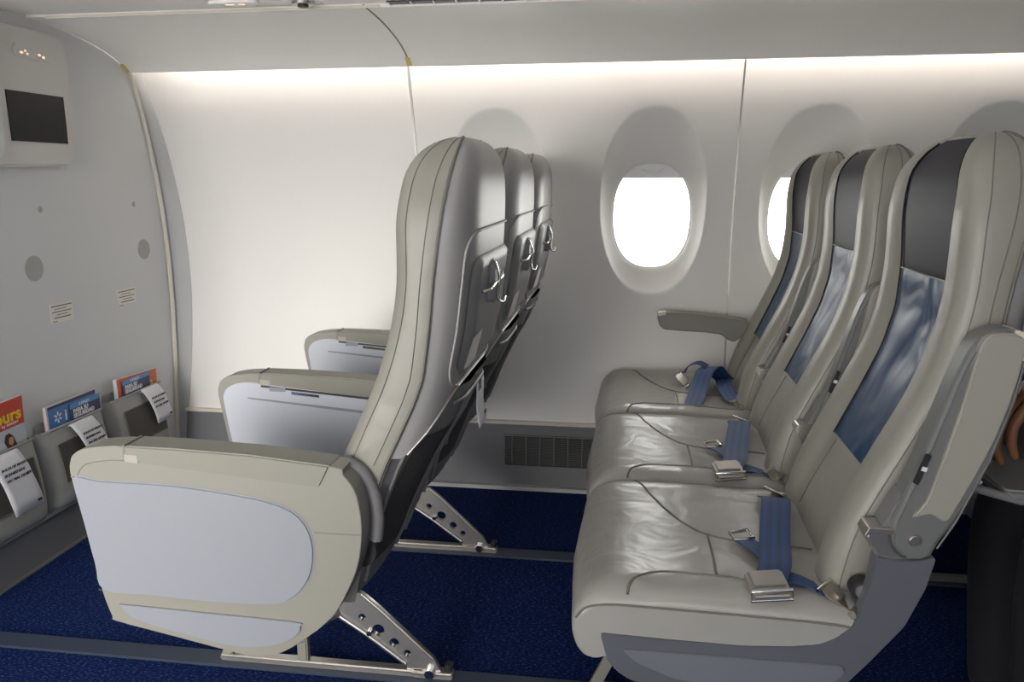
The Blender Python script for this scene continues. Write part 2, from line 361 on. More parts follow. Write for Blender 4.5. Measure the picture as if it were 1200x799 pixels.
# windows: frame, pane, shade
def sup(xw, zc, a, b, y, n=2.35, k=64, dy=None):
    out = []
    for i in range(k):
        t = 2*PI*i/k; c, s = math.cos(t), math.sin(t); x = xw+a*abs(c)**(2/n)*(1 if c >= 0 else -1); z = zc+b*abs(s)**(2/n)*(1 if s >= 0 else -1)
        out.append((x, wy(z)+y, z))
    return out
for i, xw in enumerate(WX[:4]):
    wn = thing('window_%d' % (i+1), (xw, 1.6, .955), None, None); wn['kind'] = 'structure'; wn.parent = None
    loc = Vector((xw, 1.6, .955))
    def L_(P): return [Vector(p)-loc for p in P]
    r0, r1, r2 = sup(xw, .955, A_+.006, B_+.006, .073), sup(xw, .955, A_-.004, B_-.004, .073), sup(xw, .955, A_-.004, B_-.004, .099)
    r3_ = sup(xw, .955, A_+.006, B_+.006, .067)
    grid('window_frame', [L_(r3_), L_(r1), L_(r2), L_(r0)], 'wall', wn, 40, closedu=True)
    pp = L_(sup(xw, .955, A_-.002, B_-.002, .095)); mk('pane', pp+[p+Vector((0, .004, 0)) for p in pp], [tuple(range(64)), tuple(range(127, 63, -1))]+[(j, (j+1) % 64, 64+(j+1) % 64, 64+j) for j in range(64)], 'glass', wn, 0)
    # shade drawn down a little
    zb = 1.081; top = [p for p in sup(xw, .955, A_-.001, B_-.001, .087, k=128) if p[2] >= zb]
    top = sorted(top, key=lambda p: math.atan2(p[2]-.955, p[0]-xw))
    outl = [(top[0][0]+.004, wy(zb)+.087, zb)]+top+[(top[-1][0]-.004, wy(zb)+.087, zb)]
    a = L_(outl); k = len(a)
    mk('shade', a+[p+Vector((0, .005, 0)) for p in a], [tuple(range(k)), tuple(range(2*k-1, k-1, -1))]+[(j, (j+1) % k, k+(j+1) % k, k+j) for j in range(k)], 'shade', wn, 0)
    hb = cat_rom([(xw-.032, wy(1.105)+.079, 1.112), (xw-.028, wy(1.105)+.075, 1.105), (xw, wy(1.105)+.073, 1.102), (xw+.028, wy(1.105)+.075, 1.105), (xw+.032, wy(1.105)+.079, 1.112)], 4)
    tube('shade_pull', L_(hb), .004, 'bin', wn)
# curved grey cover strip joining side wall and bulkhead
rows = []
for z in np.linspace(0, 1.43, 34):
    y = wy(z); wd = .026+.040*math.sin(PI*min(1, max(0, (1.43-z)/1.30)))
    rows.append([(XB, y-.030, z), (XB+.006, y-.031, z), (XB+.014, y-.020, z), (XB+wd, y-.003, z), (XB+wd+.003, y+.01, z)])
tag(grid('trim_4', rows, 'trimgrey', None, 40), kind='structure')
rows = [[(XB+.002, wy(z)-.040, z), (XB+.010, wy(z)-.042, z), (XB+.016, wy(z)-.036, z)] for z in np.linspace(0, 1.43, 30)]
tag(grid('trim_5', rows, 'cream', None, 40), kind='structure')
# bulkhead
P = [(-.02, .0), (-.02, 1.60)]+[(wy(z)+.01, z) for z in np.linspace(1.60, 0, 24)]
WF = prism('wall_front', P, 'x', XB-.04, XB, 'bulk', None, 0); WF['kind'] = 'structure'
kp = box('kick_panel', (XB, 0, 0), (XB+.012, 1.485, .118), 'dado', WF, .003)
tag(box('baseboard_front', (XB+.012, 0, 0), (XB+.02, 1.48, .008), 'seam', None, .001), kind='structure')
for (y, z, r) in ((.864, .838, .036), (1.385, .846, .034)):
    prism('grey_disc', [(y+r*math.cos(t), z+r*math.sin(t)) for t in np.linspace(0, 2*PI, 33)[:-1]], 'x', XB-.001, XB+.002, 'disc', WF, .001)
for (y, z) in ((.915, 1.0), (1.352, 1.0)):
    prism('screw_cap', [(y+.008*math.cos(t), z+.009*math.sin(t)) for t in np.linspace(0, 2*PI, 17)[:-1]], 'x', XB-.001, XB+.002, 'disc', WF, .001)
for (y0, y1, z0, z1, pat) in ((.905, 1.0, .672, .728, 'a'), (1.217, 1.313, .677, .727, 'b')):
    pl = box('placard', (XB, y0, z0), (XB+.0015, y1, z1), 'placard', WF, 0)
    V, F = [], []
    for k, (a, b, t) in enumerate(((.04, .96, .0016), (.18, .72, .001), (.06, .92, .0014), (.24, .75, .001), (.14, .88, .0016), (.04, .26, .001))):
        z = z1-.008-k*(.0085 if k < 5 else .0088); addbox(V, F, (XB+.0015, y0+(y1-y0)*a, z-t), (XB+.002, y0+(y1-y0)*b, z+t))
    s = mk('printed_lines', V, F, 'stitch', pl, 0); s['kind'] = 'stuff'
# ceiling: window-side underside of the bins, curved panel, light ledge; then bin, ceiling, mirrored on the far side
def yz_strip(name, prof, x0, x1, m, parent=None, thick=.01, n=1):
    rows = [[(x, y, z) for (y, z) in prof] for x in np.linspace(x0, x1, n+1)]
    return grid(name, rows, m, parent, 30)
CE = thing('ceiling', (0, 0, 0), None, None); CE['kind'] = 'structure'
curve = [tuple(p) for p in cat_rom([(.945, 1.516), (1.0, 1.514), (1.10, 1.506), (1.20, 1.492), (1.29, 1.472), (1.35, 1.449), (1.382, 1.427)], 4)]
lip = [(1.388, 1.425), (1.390, 1.431), (1.384, 1.440)]
for (a, b) in ((XB+.002, .157), (.163, 3.0)):
    yz_strip('curved_panel', [(.945, 1.530)]+curve+lip, a, b, 'bin', CE)
yz_strip('panel_joint', [(y, z+.004) for y, z in curve], .150, .170, 'seam', CE)
# yellowish tape tabs at the ledge where panels meet
for x in (.160, XB+.006):
    yz_strip('tape_tab', [(y, z-.0015) for y, z in curve[-5:]], x-.008, x+.008, 'tape', CE)
# raised cream bead between the curved panel and the service channel
box('edge_bead', (XB+.06, .940, 1.5105), (.205, .948, 1.518), 'cream', CE, .003)
box('edge_bead', (.205, .941, 1.511), (XE, .950, 1.520), 'bin', CE, .002)
for (a, b) in ((XB+.002, -.12), (-.115, .06), (.065, XE)):
    yz_strip('service_panel', [(.938, 1.524), (.936, 1.520), (.60, 1.520), (.598, 1.524)], a, b, 'bin', CE)
yz_strip('bin_face', [(.60, 1.53), (.57, 1.52), (.53, 1.55), (.47, 1.75), (.43, 2.0), (.40, 2.05), (.0, 2.14), (-.35, 2.16), (-.9, 2.14), (-1.1, 2.0), (-1.2, 1.6), (-1.3, 1.53), (-1.9, 1.47), (-2.0, 1.4)], -2.2, XE, 'bin', CE)
yz_strip('backing', [(.60, 1.535), (1.42, 1.535), (1.42, 1.60), (1.30, 1.62)], -2.2, XE, 'bin', CE)
# cove light strip hidden behind the ledge
tag(box('cove_light_strip', (XB+.1, 1.345, 1.490), (XE-.05, 1.357, 1.502), 'cove', None, 0), 'long warm light strip tucked behind the ledge above the side wall', 'light')
# air outlet with small fins at the bin edge
vn = thing('air_outlet', (.23, .925, 1.52), 'long narrow dark air outlet at the top edge of the photo', 'vent')
box('slot', (0, -.012, -.004), (.46, .018, .0), 'dark', vn, 0)
for i in range(8): box('fin', (.002+i*.058, -.012, -.007), (.006+i*.058, .018, -.003), 'bin', vn, 0)
# overhead sign and reading lamp near the top edge
sg = thing('overhead_sign', (-.10, .86, 1.518), 'small rounded sign fitting on the bin underside, left of the gasper', 'sign')
prism('sign_housing', roundpoly([(-.115, -.02), (.015, -.02), (.015, .02), (-.115, .02)], .018), 'z', -.006, .002, 'bin', sg, .002)
box('lit_mark', (-.07, -.004, -.0072), (-.05, .002, -.006), 'glow', sg, 0); box('lit_mark', (-.035, -.004, -.0072), (-.02, .002, -.006), 'glow', sg, 0)
gs = thing('air_gasper', (.02, .89, 1.52), 'round metal air nozzle on the bin underside at top edge', 'vent')
prism('nozzle_ring', [(.03*math.cos(t), .03*math.sin(t)) for t in np.linspace(0, 2*PI, 25)[:-1]], 'z', -.008, 0, 'metal', gs, .003)
prism('nozzle', [(.014*math.cos(t), .014*math.sin(t)) for t in np.linspace(0, 2*PI, 17)[:-1]], 'z', -.014, -.008, 'dark', gs, .002)
# remaining shell (outside the frame)
DX0, DX1, DZ0, DZ1 = -1.15, .18, .10, 2.08     # opening added in the unseen left wall to let sunlight in
for (a, b, c, d, n_) in ((-2.2, DX0, 0, 2.2, 'wall_left'), (DX1, XE, 0, 2.2, 'wall_left_aft'), (DX0, DX1, DZ1, 2.2, 'wall_left_above_gap'), (DX0, DX1, 0, DZ0, 'wall_left_sill')):
    tag(box(n_, (a, -2.06, c), (b, -2.0, d), 'wall', None, 0), kind='structure')
tag(box('wall_rear', (XE, -2.1, 0), (XE+.04, 1.6, 2.2), 'bulk', None, 0), kind='structure')
tag(box('wall_galley', (-2.24, -2.1, 0), (-2.2, 1.6, 2.2), 'bulk', None, 0), kind='structure')
rows = [[(x, wy(z)+.12, z) for z in (0, .3, .65)] for x in (-2.2, XE)]
# ------------------------------------------------------------------ bulkhead fittings
mo = thing('wall_monitor', (XB, .92, 1.3), 'monitor housing with dark screen on the grey bulkhead, top left', 'monitor')
def ml(P): return [(a-.92, b-1.3) for a, b in P]
prism('housing', ml(roundpoly([(.70, 1.115), (1.03, 1.118), (1.056, 1.15), (1.062, 1.42), (1.052, 1.470), (.99, 1.487), (.70, 1.487)], .03)), 'x', 0, .032, 'monitor', mo, .008, 3)
prism('screen', ml([(.802, 1.183), (1.018, 1.183), (1.022, 1.313), (.800, 1.313)]), 'x', .030, .0345, 'screen', mo, .001)
box('screen_edge', (.031, 1.018-.92, -.118), (.0355, 1.024-.92, .015), 'cream', mo, 0)
sn = prism('warning_sign', ml(roundpoly([(.842, 1.402), (.995, 1.400), (1.000, 1.432), (.848, 1.436)], .015)), 'x', .030, .036, 'monitor', mo, .002)
for (y, z, a, b) in ((.872, 1.414, .010, .0025), (.886, 1.420, .006, .002), (.893, 1.413, .007, .0022), (.938, 1.416, .008, .0026), (.953, 1.412, .009, .0028)):
    box('lit_symbol', (.036, y-.92-a/2, z-1.3-b), (.0368, y-.92+a/2, z-1.3+b), 'glow', sn, 0)
tube('sign_edge', [(.036, .850-.92, .133), (.037, .846-.92, .128), (.037, .845-.92, .118), (.037, .850-.92, .108)], .0022, 'cream', sn)
un = prism('wall_unit', roundpoly([(.42, 1.128), (.772, 1.132), (.776, 1.475), (.42, 1.475)], .04), 'x', XB, XB+.05, 'unit', None, .015, 3)
tag(un, 'pale rounded wall unit at left edge, beside the monitor housing', 'cabinet')
X3, Y3 = (0, 1, 0), (0, 0, 1)
def lit_pocket(y0, y1, label, zr=.392):
    t = thing('literature_pocket', (XB, (y0+y1)/2, .27), label, 'pocket', 'pockets on the bulkhead'); yc = (y0+y1)/2; hw = (y1-y0)/2
    zt, zb = zr-.27, .135-.27
    prism('back_board', roundpoly([(-hw+.01, zb), (hw-.01, zb), (hw-.01, zt+.022), (-hw+.01, zt+.022)], .012), 'x', 0, .008, 'pocket', t, .002)
    # bulged leather front with an opening for the net
    rows = []
    for i in range(15):
        v = i/14; z = zt+(zb-zt)*v; b = .036+.030*math.sin(PI*min(1, v*.62+.02))
        if v > .86: b *= math.sqrt(max(0.02, 1-((v-.86)/.14)**2))
        row = []
        for j in range(21):
            u = -1+2*j/20; k = (1-abs(u)**9)**.5 if abs(u) < 1 else 0
            row.append((.006+(b-.006)*max(k, 0), u*hw, z))
        rows.append(row)
    fr = grid('pocket_front', rows, 'pocket', t, 60)
    def fx(v): return .036+.030*math.sin(PI*(v*.62+.02))
    rows = []
    for i in range(9):
        v = .17+.46*i/8; rows.append([(fx(v)+.0012, u*hw, zt+(zb-zt)*v) for u in np.linspace(-.70, .72, 6)])
    grid('net', rows, 'net', t, 60)
    V, F = [], []
    q = lambda u, v: (fx(v)+.0012, u*hw, zt+(zb-zt)*v)
    loop = [q(-.70, v) for v in np.linspace(.17, .63, 8)]+[q(u, .63) for u in np.linspace(-.6, .6, 6)]+[q(.72, v) for v in np.linspace(.63, .17, 8)]+[q(u, .17) for u in np.linspace(.6, -.6, 6)]
    tube('net_border', loop, .0022, 'stitch', t, 6, True)
    tube('top_hem', [(.030, -hw+.004, zt), (.038, -hw*.8, zt+.003), (.040, 0, zt+.003), (.038, hw*.8, zt+.003), (.030, hw-.004, zt)], .0038, 'pocket', t, 8)
    return t
lit_pocket(.475, .752, 'grey leather pocket at left edge holding the red tours magazine', .380)
lit_pocket(.768, 1.045, 'middle grey leather pocket on the bulkhead holding the blue magazine', .380)
lit_pocket(1.075, 1.362, 'grey leather pocket nearest the side wall holding the orange magazine', .385)
def slabyz(name, x, P, t, m, parent, bev=.0006): return prism(name, P, 'x', x, x+t, m, parent, bev, 1)
XM = XB+.018
# red magazine (left)
m1 = thing('magazine', (XM, .6, .3), 'red magazine with yellow title at left edge, in the left pocket', 'magazine', 'magazines in the bulkhead pockets')
def lo(P, yc): return [(a-yc, b-.3) for a, b in P]
slabyz('pages', 0, lo([(.485, .20), (.722, .20), (.728, .509), (.49, .503)], .6), .007, 'pink', m1, None)
slabyz('cover', .007, lo([(.485, .20), (.722, .20), (.725, .434), (.487, .428)], .6), .001, 'pale', m1, None)
slabyz('cover_band', .007, lo([(.487, .428), (.725, .434), (.728, .509), (.49, .503)], .6), .0014, 'red', m1, None)
text('printed_title', 'Tours', .046, (.0088, -.008, .148), (0, 1, .03), Y3, 'ylw', m1, bold=.0012, xs=1.12)
text('printed_line', 'travel', .018, (.0088, -.012, .186), (0, 1, .03), Y3, 'paper', m1, xs=1.2)
text('printed_line', 'by interjet', .013, (.0088, .045, .139), (0, 1, .03), Y3, 'paper', m1, xs=1.1)
slabyz('printed_figure', .0082, lo([(.655, .33), (.66, .375), (.648, .40), (.655, .418), (.668, .420), (.680, .41), (.688, .39), (.697, .36), (.70, .33)], .6), .0003, 'brown', m1, 0)
slabyz('printed_dress', .0084, lo([(.60, .33), (.63, .352), (.655, .365), (.69, .368), (.705, .35), (.70, .33)], .6), .0003, 'ylw', m1, 0)
slabyz('printed_face', .0086, lo([(.662, .392), (.666, .408), (.678, .408), (.680, .392), (.672, .384)], .6), .0003, 'skinp', m1, 0)
# blue magazine (middle)
m2 = thing('magazine', (XM, .9, .3), 'blue magazine with white petal burst in the middle pocket', 'magazine', 'magazines in the bulkhead pockets')
slabyz('pages', 0, lo([(.806, .20), (1.014, .20), (1.018, .449), (.806, .449)], .9), .010, 'pink', m2, None)
slabyz('cover', .010, lo([(.814, .20), (1.014, .20), (1.018, .447), (.812, .447)], .9), .001, 'bcover', m2, None)
slabyz('cover_band', .011, lo([(.812, .440), (1.018, .436), (1.018, .447), (.812, .447)], .9), .0004, 'ncover', m2, 0)
for k in range(6):
    a = k*PI/3+PI/6; cx, cz = .850-.9+math.cos(a)*.011, .409-.3+math.sin(a)*.011
    P = [(cx+math.cos(a)*c*.0065-math.sin(a)*s*.003, cz+math.sin(a)*c*.0065+math.cos(a)*s*.003) for c, s in [(math.cos(t), math.sin(t)) for t in np.linspace(0, 2*PI, 11)[:-1]]]
    slabyz('printed_petal', .011, P, .0005, 'paper', m2, 0)
text('printed_title', 'i', .046, (.0113, -.022, .092), X3, Y3, 'paper', m2, bold=.001)
# orange magazine (right)
m3 = thing('magazine', (XM, 1.2, .3), 'orange magazine in the pocket nearest the side wall', 'magazine', 'magazines in the bulkhead pockets')
slabyz('pages', 0, lo([(1.120, .20), (1.340, .20), (1.344, .436), (1.122, .449)], 1.2), .010, 'paper', m3, None)
slabyz('cover', .010, lo([(1.130, .20), (1.340, .20), (1.344, .436), (1.128, .449)], 1.2), .001, 'orange', m3, None)
text('printed_title', 'Tours', .036, (.0113, .030, .090), (0, 1, -.05), Y3, 'ylw', m3, bold=.0008)
# safety cards
for (y0, y1, zt, lab) in ((.898, 1.032, .432, 'safety card in the middle pocket, in front of the blue magazine'), (1.148, 1.298, .438, 'safety card in the pocket nearest the side wall, over the orange magazine')):
    s = thing('safety_card', (XM+.013, y0, zt), lab, 'card', 'safety cards in the bulkhead pockets'); wd = y1-y0
    slabyz('card', 0, [(0, -.2), (wd, -.2), (wd, 0), (0, 0)], .0012, 'ncover', s, None)
    slabyz('card_header', .0012, [(0, -.0145), (wd, -.0145), (wd, 0), (0, 0)], .0004, 'sky', s, 0)
    text('printed_line', 'SUPERJET', .012, (.0018, wd*.28, -.0118), X3, Y3, 'paper', s, xs=1.0)
    text('printed_line', 'PARA SU', .0175, (.0016, .012, -.0295), X3, Y3, 'paper', s, bold=.0008, xs=.98)
    text('printed_line', 'SEGURIDAD', .0175, (.0016, .012, -.0445), X3, Y3, 'paper', s, bold=.0008, xs=.98)
# sickness bags folded over the pocket rims
def bag(y0, y1, zt, zb, lean, lab):
    t = thing('sickness_bag', (XB+.050, y0, zt), lab, 'bag', 'white paper bags over the bulkhead pockets'); wd = y1-y0
    rows = []
    prof = [(-.013, -.04), (-.012, -.004), (-.008, .003), (-.002, .002), (.004, -.010)]+[(.010+.012*math.sin(PI*v*.6), -.010-(zt-zb-.01)*v) for v in (.2, .4, .6, .8, 1)]
    for (x, z) in prof:
        k = max(0, -z)/(zt-zb)
        rows.append([(x+.001*math.sin(9*u+z*60), u*wd+lean*k-.0, z-(.010*0)) for u in np.linspace(0, 1, 7)])
    o = grid('paper_sheet', rows, 'paper', t, 60); md = o.modifiers.new('th', 'SOLIDIFY'); md.thickness = .0016
    for i, tx in enumerate(('BOLSA DE MAREO', 'SICKNESS BAG', 'SAC MAL DE MER')):
        z = -.034-.016*i; text('printed_line', tx, .0105*(wd/.1), (.0185+.0022*i, wd*.10+lean*(-z)/(zt-zb), z), (0, 1, 0), (.12, 0, 1), 'ink', t, bold=.0003)
    box('printed_mark', (.0225, wd*.80+lean*.88, -(zt-zb)+.014), (.0245, wd*.94+lean*.88, -(zt-zb)+.020), 'ink', t, 0)
bag(.560, .665, .377, .210, .045, 'white paper bag over the left pocket, below the red magazine')
bag(.872, .970, .376, .246, .050, 'white paper bag over the middle pocket, below its safety card')
bag(1.225, 1.318, .386, .262, .040, 'white paper bag over the pocket nearest the side wall')
# ------------------------------------------------------------------ seats
ST = .497          # seat spacing across
YC, HW = .2735, .2155
zs_ = [.34, .40, .45, .50, .55, .592, .646, .69, .737, .78, .825, .87, .922, .97, 1.017, 1.05, 1.075, 1.16]
xC = smoothtab(zs_, [.330, .325, .326, .333, .345, .362, .387, .407, .430, .447, .461, .472, .479, .480, .480, .484, .488, .500], 9)
xP = smoothtab([.34, .40, .45, .50, .55, .60, .69, .775, .85, .93, 1.03, 1.094, 1.16], [.345, .345, .352, .370, .392, .415, .455, .490, .508, .511, .505, .507, .520], 9)
xS = smoothtab([.34, .386, .496, .553, .612, .638, .724, .77, .854, .915, .981, 1.044, 1.097, 1.16], [.385, .396, .420, .437, .458, .471, .512, .529, .541, .547, .556, .566, .574, .585], 7)
xR = smoothtab([.34, .38, .50, .60, .68, .753, .842, .947, 1.03, 1.16], [.410, .410, .470, .515, .545, .567, .588, .602, .607, .608], 9)
ZT0, ZT1, XT = 1.075, 1.152, .566
ZW0 = .985
def topw(z): return 1.0 if z <= ZW0 else max(0.0, 1-((z-ZW0)/(ZT1-ZW0))**2.5)**(1/2.1)
def topf(z): return 1.0 if z <= ZT0 else max(0.0, 1-((z-ZT0)/(ZT1-ZT0))**2.3)**(1/2.3)
def half(z): return (.055+(HW-.055)*topw(z)) if z > ZW0 else HW*(1-.05*max(0, (.50-z)/.16))
def blend(x, z): return XT+(x-XT)*topf(z)
def front(u, z):
    """front surface x of the leather back at lateral u and height z"""
    c, p = xC(z), xP(z)
    if u < 0: a = -u
    else:
        a = u*.45/.57 if u < .57 else .45+(u-.57)/.43*.55
        c = p+(c-p)*.45
    if a < .45: x = p-.004*math.cos(a/.45*PI/2)*0
    elif a < .72: t = (a-.45)/.27; x = p+(c-p)*(t*t*(3-2*t))
    elif a < .86: x = c
    else: t = (a-.86)/.14; x = c+.034*(1-math.sqrt(max(0, 1-t*t)))
    return blend(x, z)
US = [-1, -.995, -.98, -.955, -.92, -.88, -.83, -.77, -.70, -.64, -.58, -.52, -.45, -.3, -.15, 0]; US = US+[-u for u in US[-2::-1]]
ZL = list(np.linspace(.36, 1.07, 34))+[1.082, 1.095, 1.107, 1.118, 1.127, 1.135, 1.141, 1.146, 1.149, 1.151, 1.152]
def back_pt(u, z): return (front(u, z), YC+u*half(z), z)
def rear(u, z):
    a = abs(u); s = xS(z); r = xR(z)
    t = min(1, (1-a)/.42); k = math.sqrt(max(0, 1-(1-t)**2)); return blend(s+(r-s)*k, z)
def build_back(kind):
    """leather back with insets, rear shell and fittings; coordinates are seat-local"""
    rows = []
    for z in ZL:
        s = blend(xS(z), z); row = []
        e0 = front(-1, z); row.append((s, YC-half(z)*.985, z)); row.append((s-(s-e0)*.2, YC-half(z), z)); row.append((s-(s-e0)*.6, YC-half(z)*1.002, z))
        row += [back_pt(u, z) for u in US]
        row += [(s-(s-e0)*.6, YC+half(z)*1.002, z), (s-(s-e0)*.2, YC+half(z), z), (s, YC+half(z)*.985, z)]
        rows.append(row)
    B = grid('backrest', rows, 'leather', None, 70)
    # piping
    P1 = [[(blend(xS(z)-.004, z), YC+s*half(z)*1.003, z) for z in ZL[4:-1]] for s in (-1, 1)]
    P2 = [[(blend(xS(z)-.024, z), YC+s*half(z)*1.004, z) for z in ZL[12:-1]] for s in (-1, 1)]
    P3 = [[(front(s*.992, z), YC+s*.994*half(z), z) for z in ZL[3:-1]] for s in (-1, 1)]
    tubes('piping', P1, .0026, 'piping', B); tubes('seam_line', P2+P3, .0009, 'piping', B)
    # dark upper panel and glossy blue lower inset
    def inset(name, z0, z1, w0, w1, m, n, off=.0022, cup=0):
        rows = []
        for i in range(n+1):
            z = z0+(z1-z0)*i/n; w = w0+(w1-w0)*i/n; ed = .4 if i in (0, n) else 1; r = []
            for j in range(15):
                q = -1+2*j/14; u = q*w if q < 0 else q*w*1.25; zz = z-cup*(1-q*q)
                r.append((front(u, zz)-off*ed*(0.1 if j in (0, 14) else 1), YC+u*half(zz), zz))
            rows.append(r)
        return grid(name, rows, m, B, 60)
    inset('upper_panel', .922, 1.1445, .485, .50, 'navy', 24, cup=0)
    inset('lower_inset', .600, .921, .475, .485, 'blue', 26, off=.0025)
    tube('inset_seam', [(front(u, .9215)-.0028, YC+u*half(.9215), .9215) for u in np.linspace(-.485, .60, 12)], .0016, 'paper' if False else 'leather', B, 6)
    tubes('inset_border', [[(front(s*w_, z)-.002, YC+s*w_*half(z), z) for z, w_ in zip(np.linspace(.60, 1.14, 40), np.linspace(.475, .50, 40))] for s in (-1, 1.25)], .0018, 'navy', B)
    # central stitched line under the inset
    tube('seam_line', [(front(u, z)-.001, YC+u*half(z), z) for u, z in zip(np.linspace(.47, .52, 8), np.linspace(.595, .46, 8))], .001, 'stitch', B, 5)
    # rear shell
    def zb(u): a = abs(u); t = min(1, max(0, (a-.62)/.36)); return .735-.105*t*t
    zr = list(np.linspace(.63, .82, 10))+[z for z in ZL if z > .83]; rows = []
    us = [-1, -.985, -.96, -.92, -.87, -.8, -.7, -.58, -.4, -.2, 0]; us = us+[-u for u in us[-2::-1]]
    def zm(u, z): return z if z > .82 else zb(u)+(z-.63)/.19*(.82-zb(u))
    for z in zr: rows.append([(rear(u, zm(u, z)), YC+u*half(zm(u, z))*.985, zm(u, z)) for u in us])
    sh = grid('rear_shell', rows, 'shell', B, 60)
    def rp(y, z, off=.003): return (rear((y-YC)/half(z), z)+off, y, z)
    def ring(y0, y1, z0, z1, r, n=8, off=.002, close=True):
        P = roundpoly([(y0, z0), (y0, z1), (y1, z1), (y1, z0)], r, 6); out = []
        for i in range(len(P)):
            a, b = P[i], P[(i+1) % len(P)]; k = max(1, int((b-a).length/.02))
            for j in range(k): q = a+(b-a)*j/k; out.append(rp(q.x, q.y, off))
        return out
    tube('shell_ridge', ring(.085, .465, .742, 1.002, .05), .0024, 'shell', B, 8, True)
    # stowed tray table as a plate following the shell
    y0, y1, z0, z1 = .110, .440, .760, .958; rows = []
    for i in range(19):
        z = z0+(z1-z0)*i/18; t = abs(i-9)/9; ins = .022*max(0, (t-.75)/.25)**2; r = []
        for j in range(17):
            q = j/16; y = y0+ins+(y1-y0-2*ins)*q; e = .001 if (j in (0, 16) or i in (0, 18)) else .009; r.append(rp(y, z, e))
        rows.append(r)
    grid('stowed_tray', rows, 'shelld', B, 40)
    pl = []
    for z in np.linspace(.772, .822, 5): pl.append([rp(y+(z-.772)*.35, z, .0102) for y in np.linspace(.118, .205, 5)])
    grid('pale_patch', pl, 'placard', B, 40)  # pale slanted patch low on the stowed tray
    # coat hook and latch
    hx = rear(0, .905)+.008
    rings = None
    tube('hook_bar', cat_rom([(hx+.002, .150, .898), (hx+.012, .165, .900), (hx+.013, .22, .905), (hx+.013, .30, .908), (hx+.006, .320, .914)], 4), .003, 'chrome', B)
    tube('coat_hook', cat_rom([(hx+.004, .235, .945), (hx+.012, .235, .940), (hx+.018, .235, .915), (hx+.014, .235, .885), (hx+.018, .236, .872), (hx+.026, .237, .870), (hx+.029, .238, .880)], 4), [.003]*25, 'chrome', B)
    prism('tray_latch', roundpoly([(.222, .868), (.248, .868), (.250, .945), (.220, .945)], .008), 'x', hx-.006, hx+.012, 'shelld', B, .003)
    # lower pocket with net
    zl = list(np.linspace(.372, .735, 16)); rows = []
    def prx(u, z):
        k = (z-.372)/.35; th = .012+.050*min(1, k*1.3)**.9
        t = min(1, (1-abs(u))/.62); return xS(z)-.002+th*(1-(1-t)**1.7)
    for z in zl: rows.append([(prx(u, z), YC+u*half(z)*.97, z) for u in us])
    grid('pocket_frame', rows, 'pocketf', B, 60)
    for sgn in (-1, 1):
        rows = []
        for z in np.linspace(.42, .655, 10): rows.append([(prx(u, z)+.0018, YC+u*half(z)*.97, z) for u in np.linspace(sgn*(.86-.5*max(0, z-.56)), sgn*.22, 10)])
        grid('pocket_net', rows, 'net2', B, 60)
    tubes('pocket_rib', [[(prx(u, z)+.003, YC+u*half(z)*.97, z) for z in np.linspace(.39, .70, 14)] for u in (-.90, -.16, .16, .90)]+[[(prx(u, .70)+.006, YC+u*half(.7)*.97, .705) for u in np.linspace(-.6, .6, 12)]], .0035, 'shelld', B)
    tube('shell_rim', [(rear(u, zb(u))+.001, YC+u*half(zb(u))*.985, zb(u)) for u in np.linspace(-.97, .97, 30)], .0022, 'metal', B)
    return B
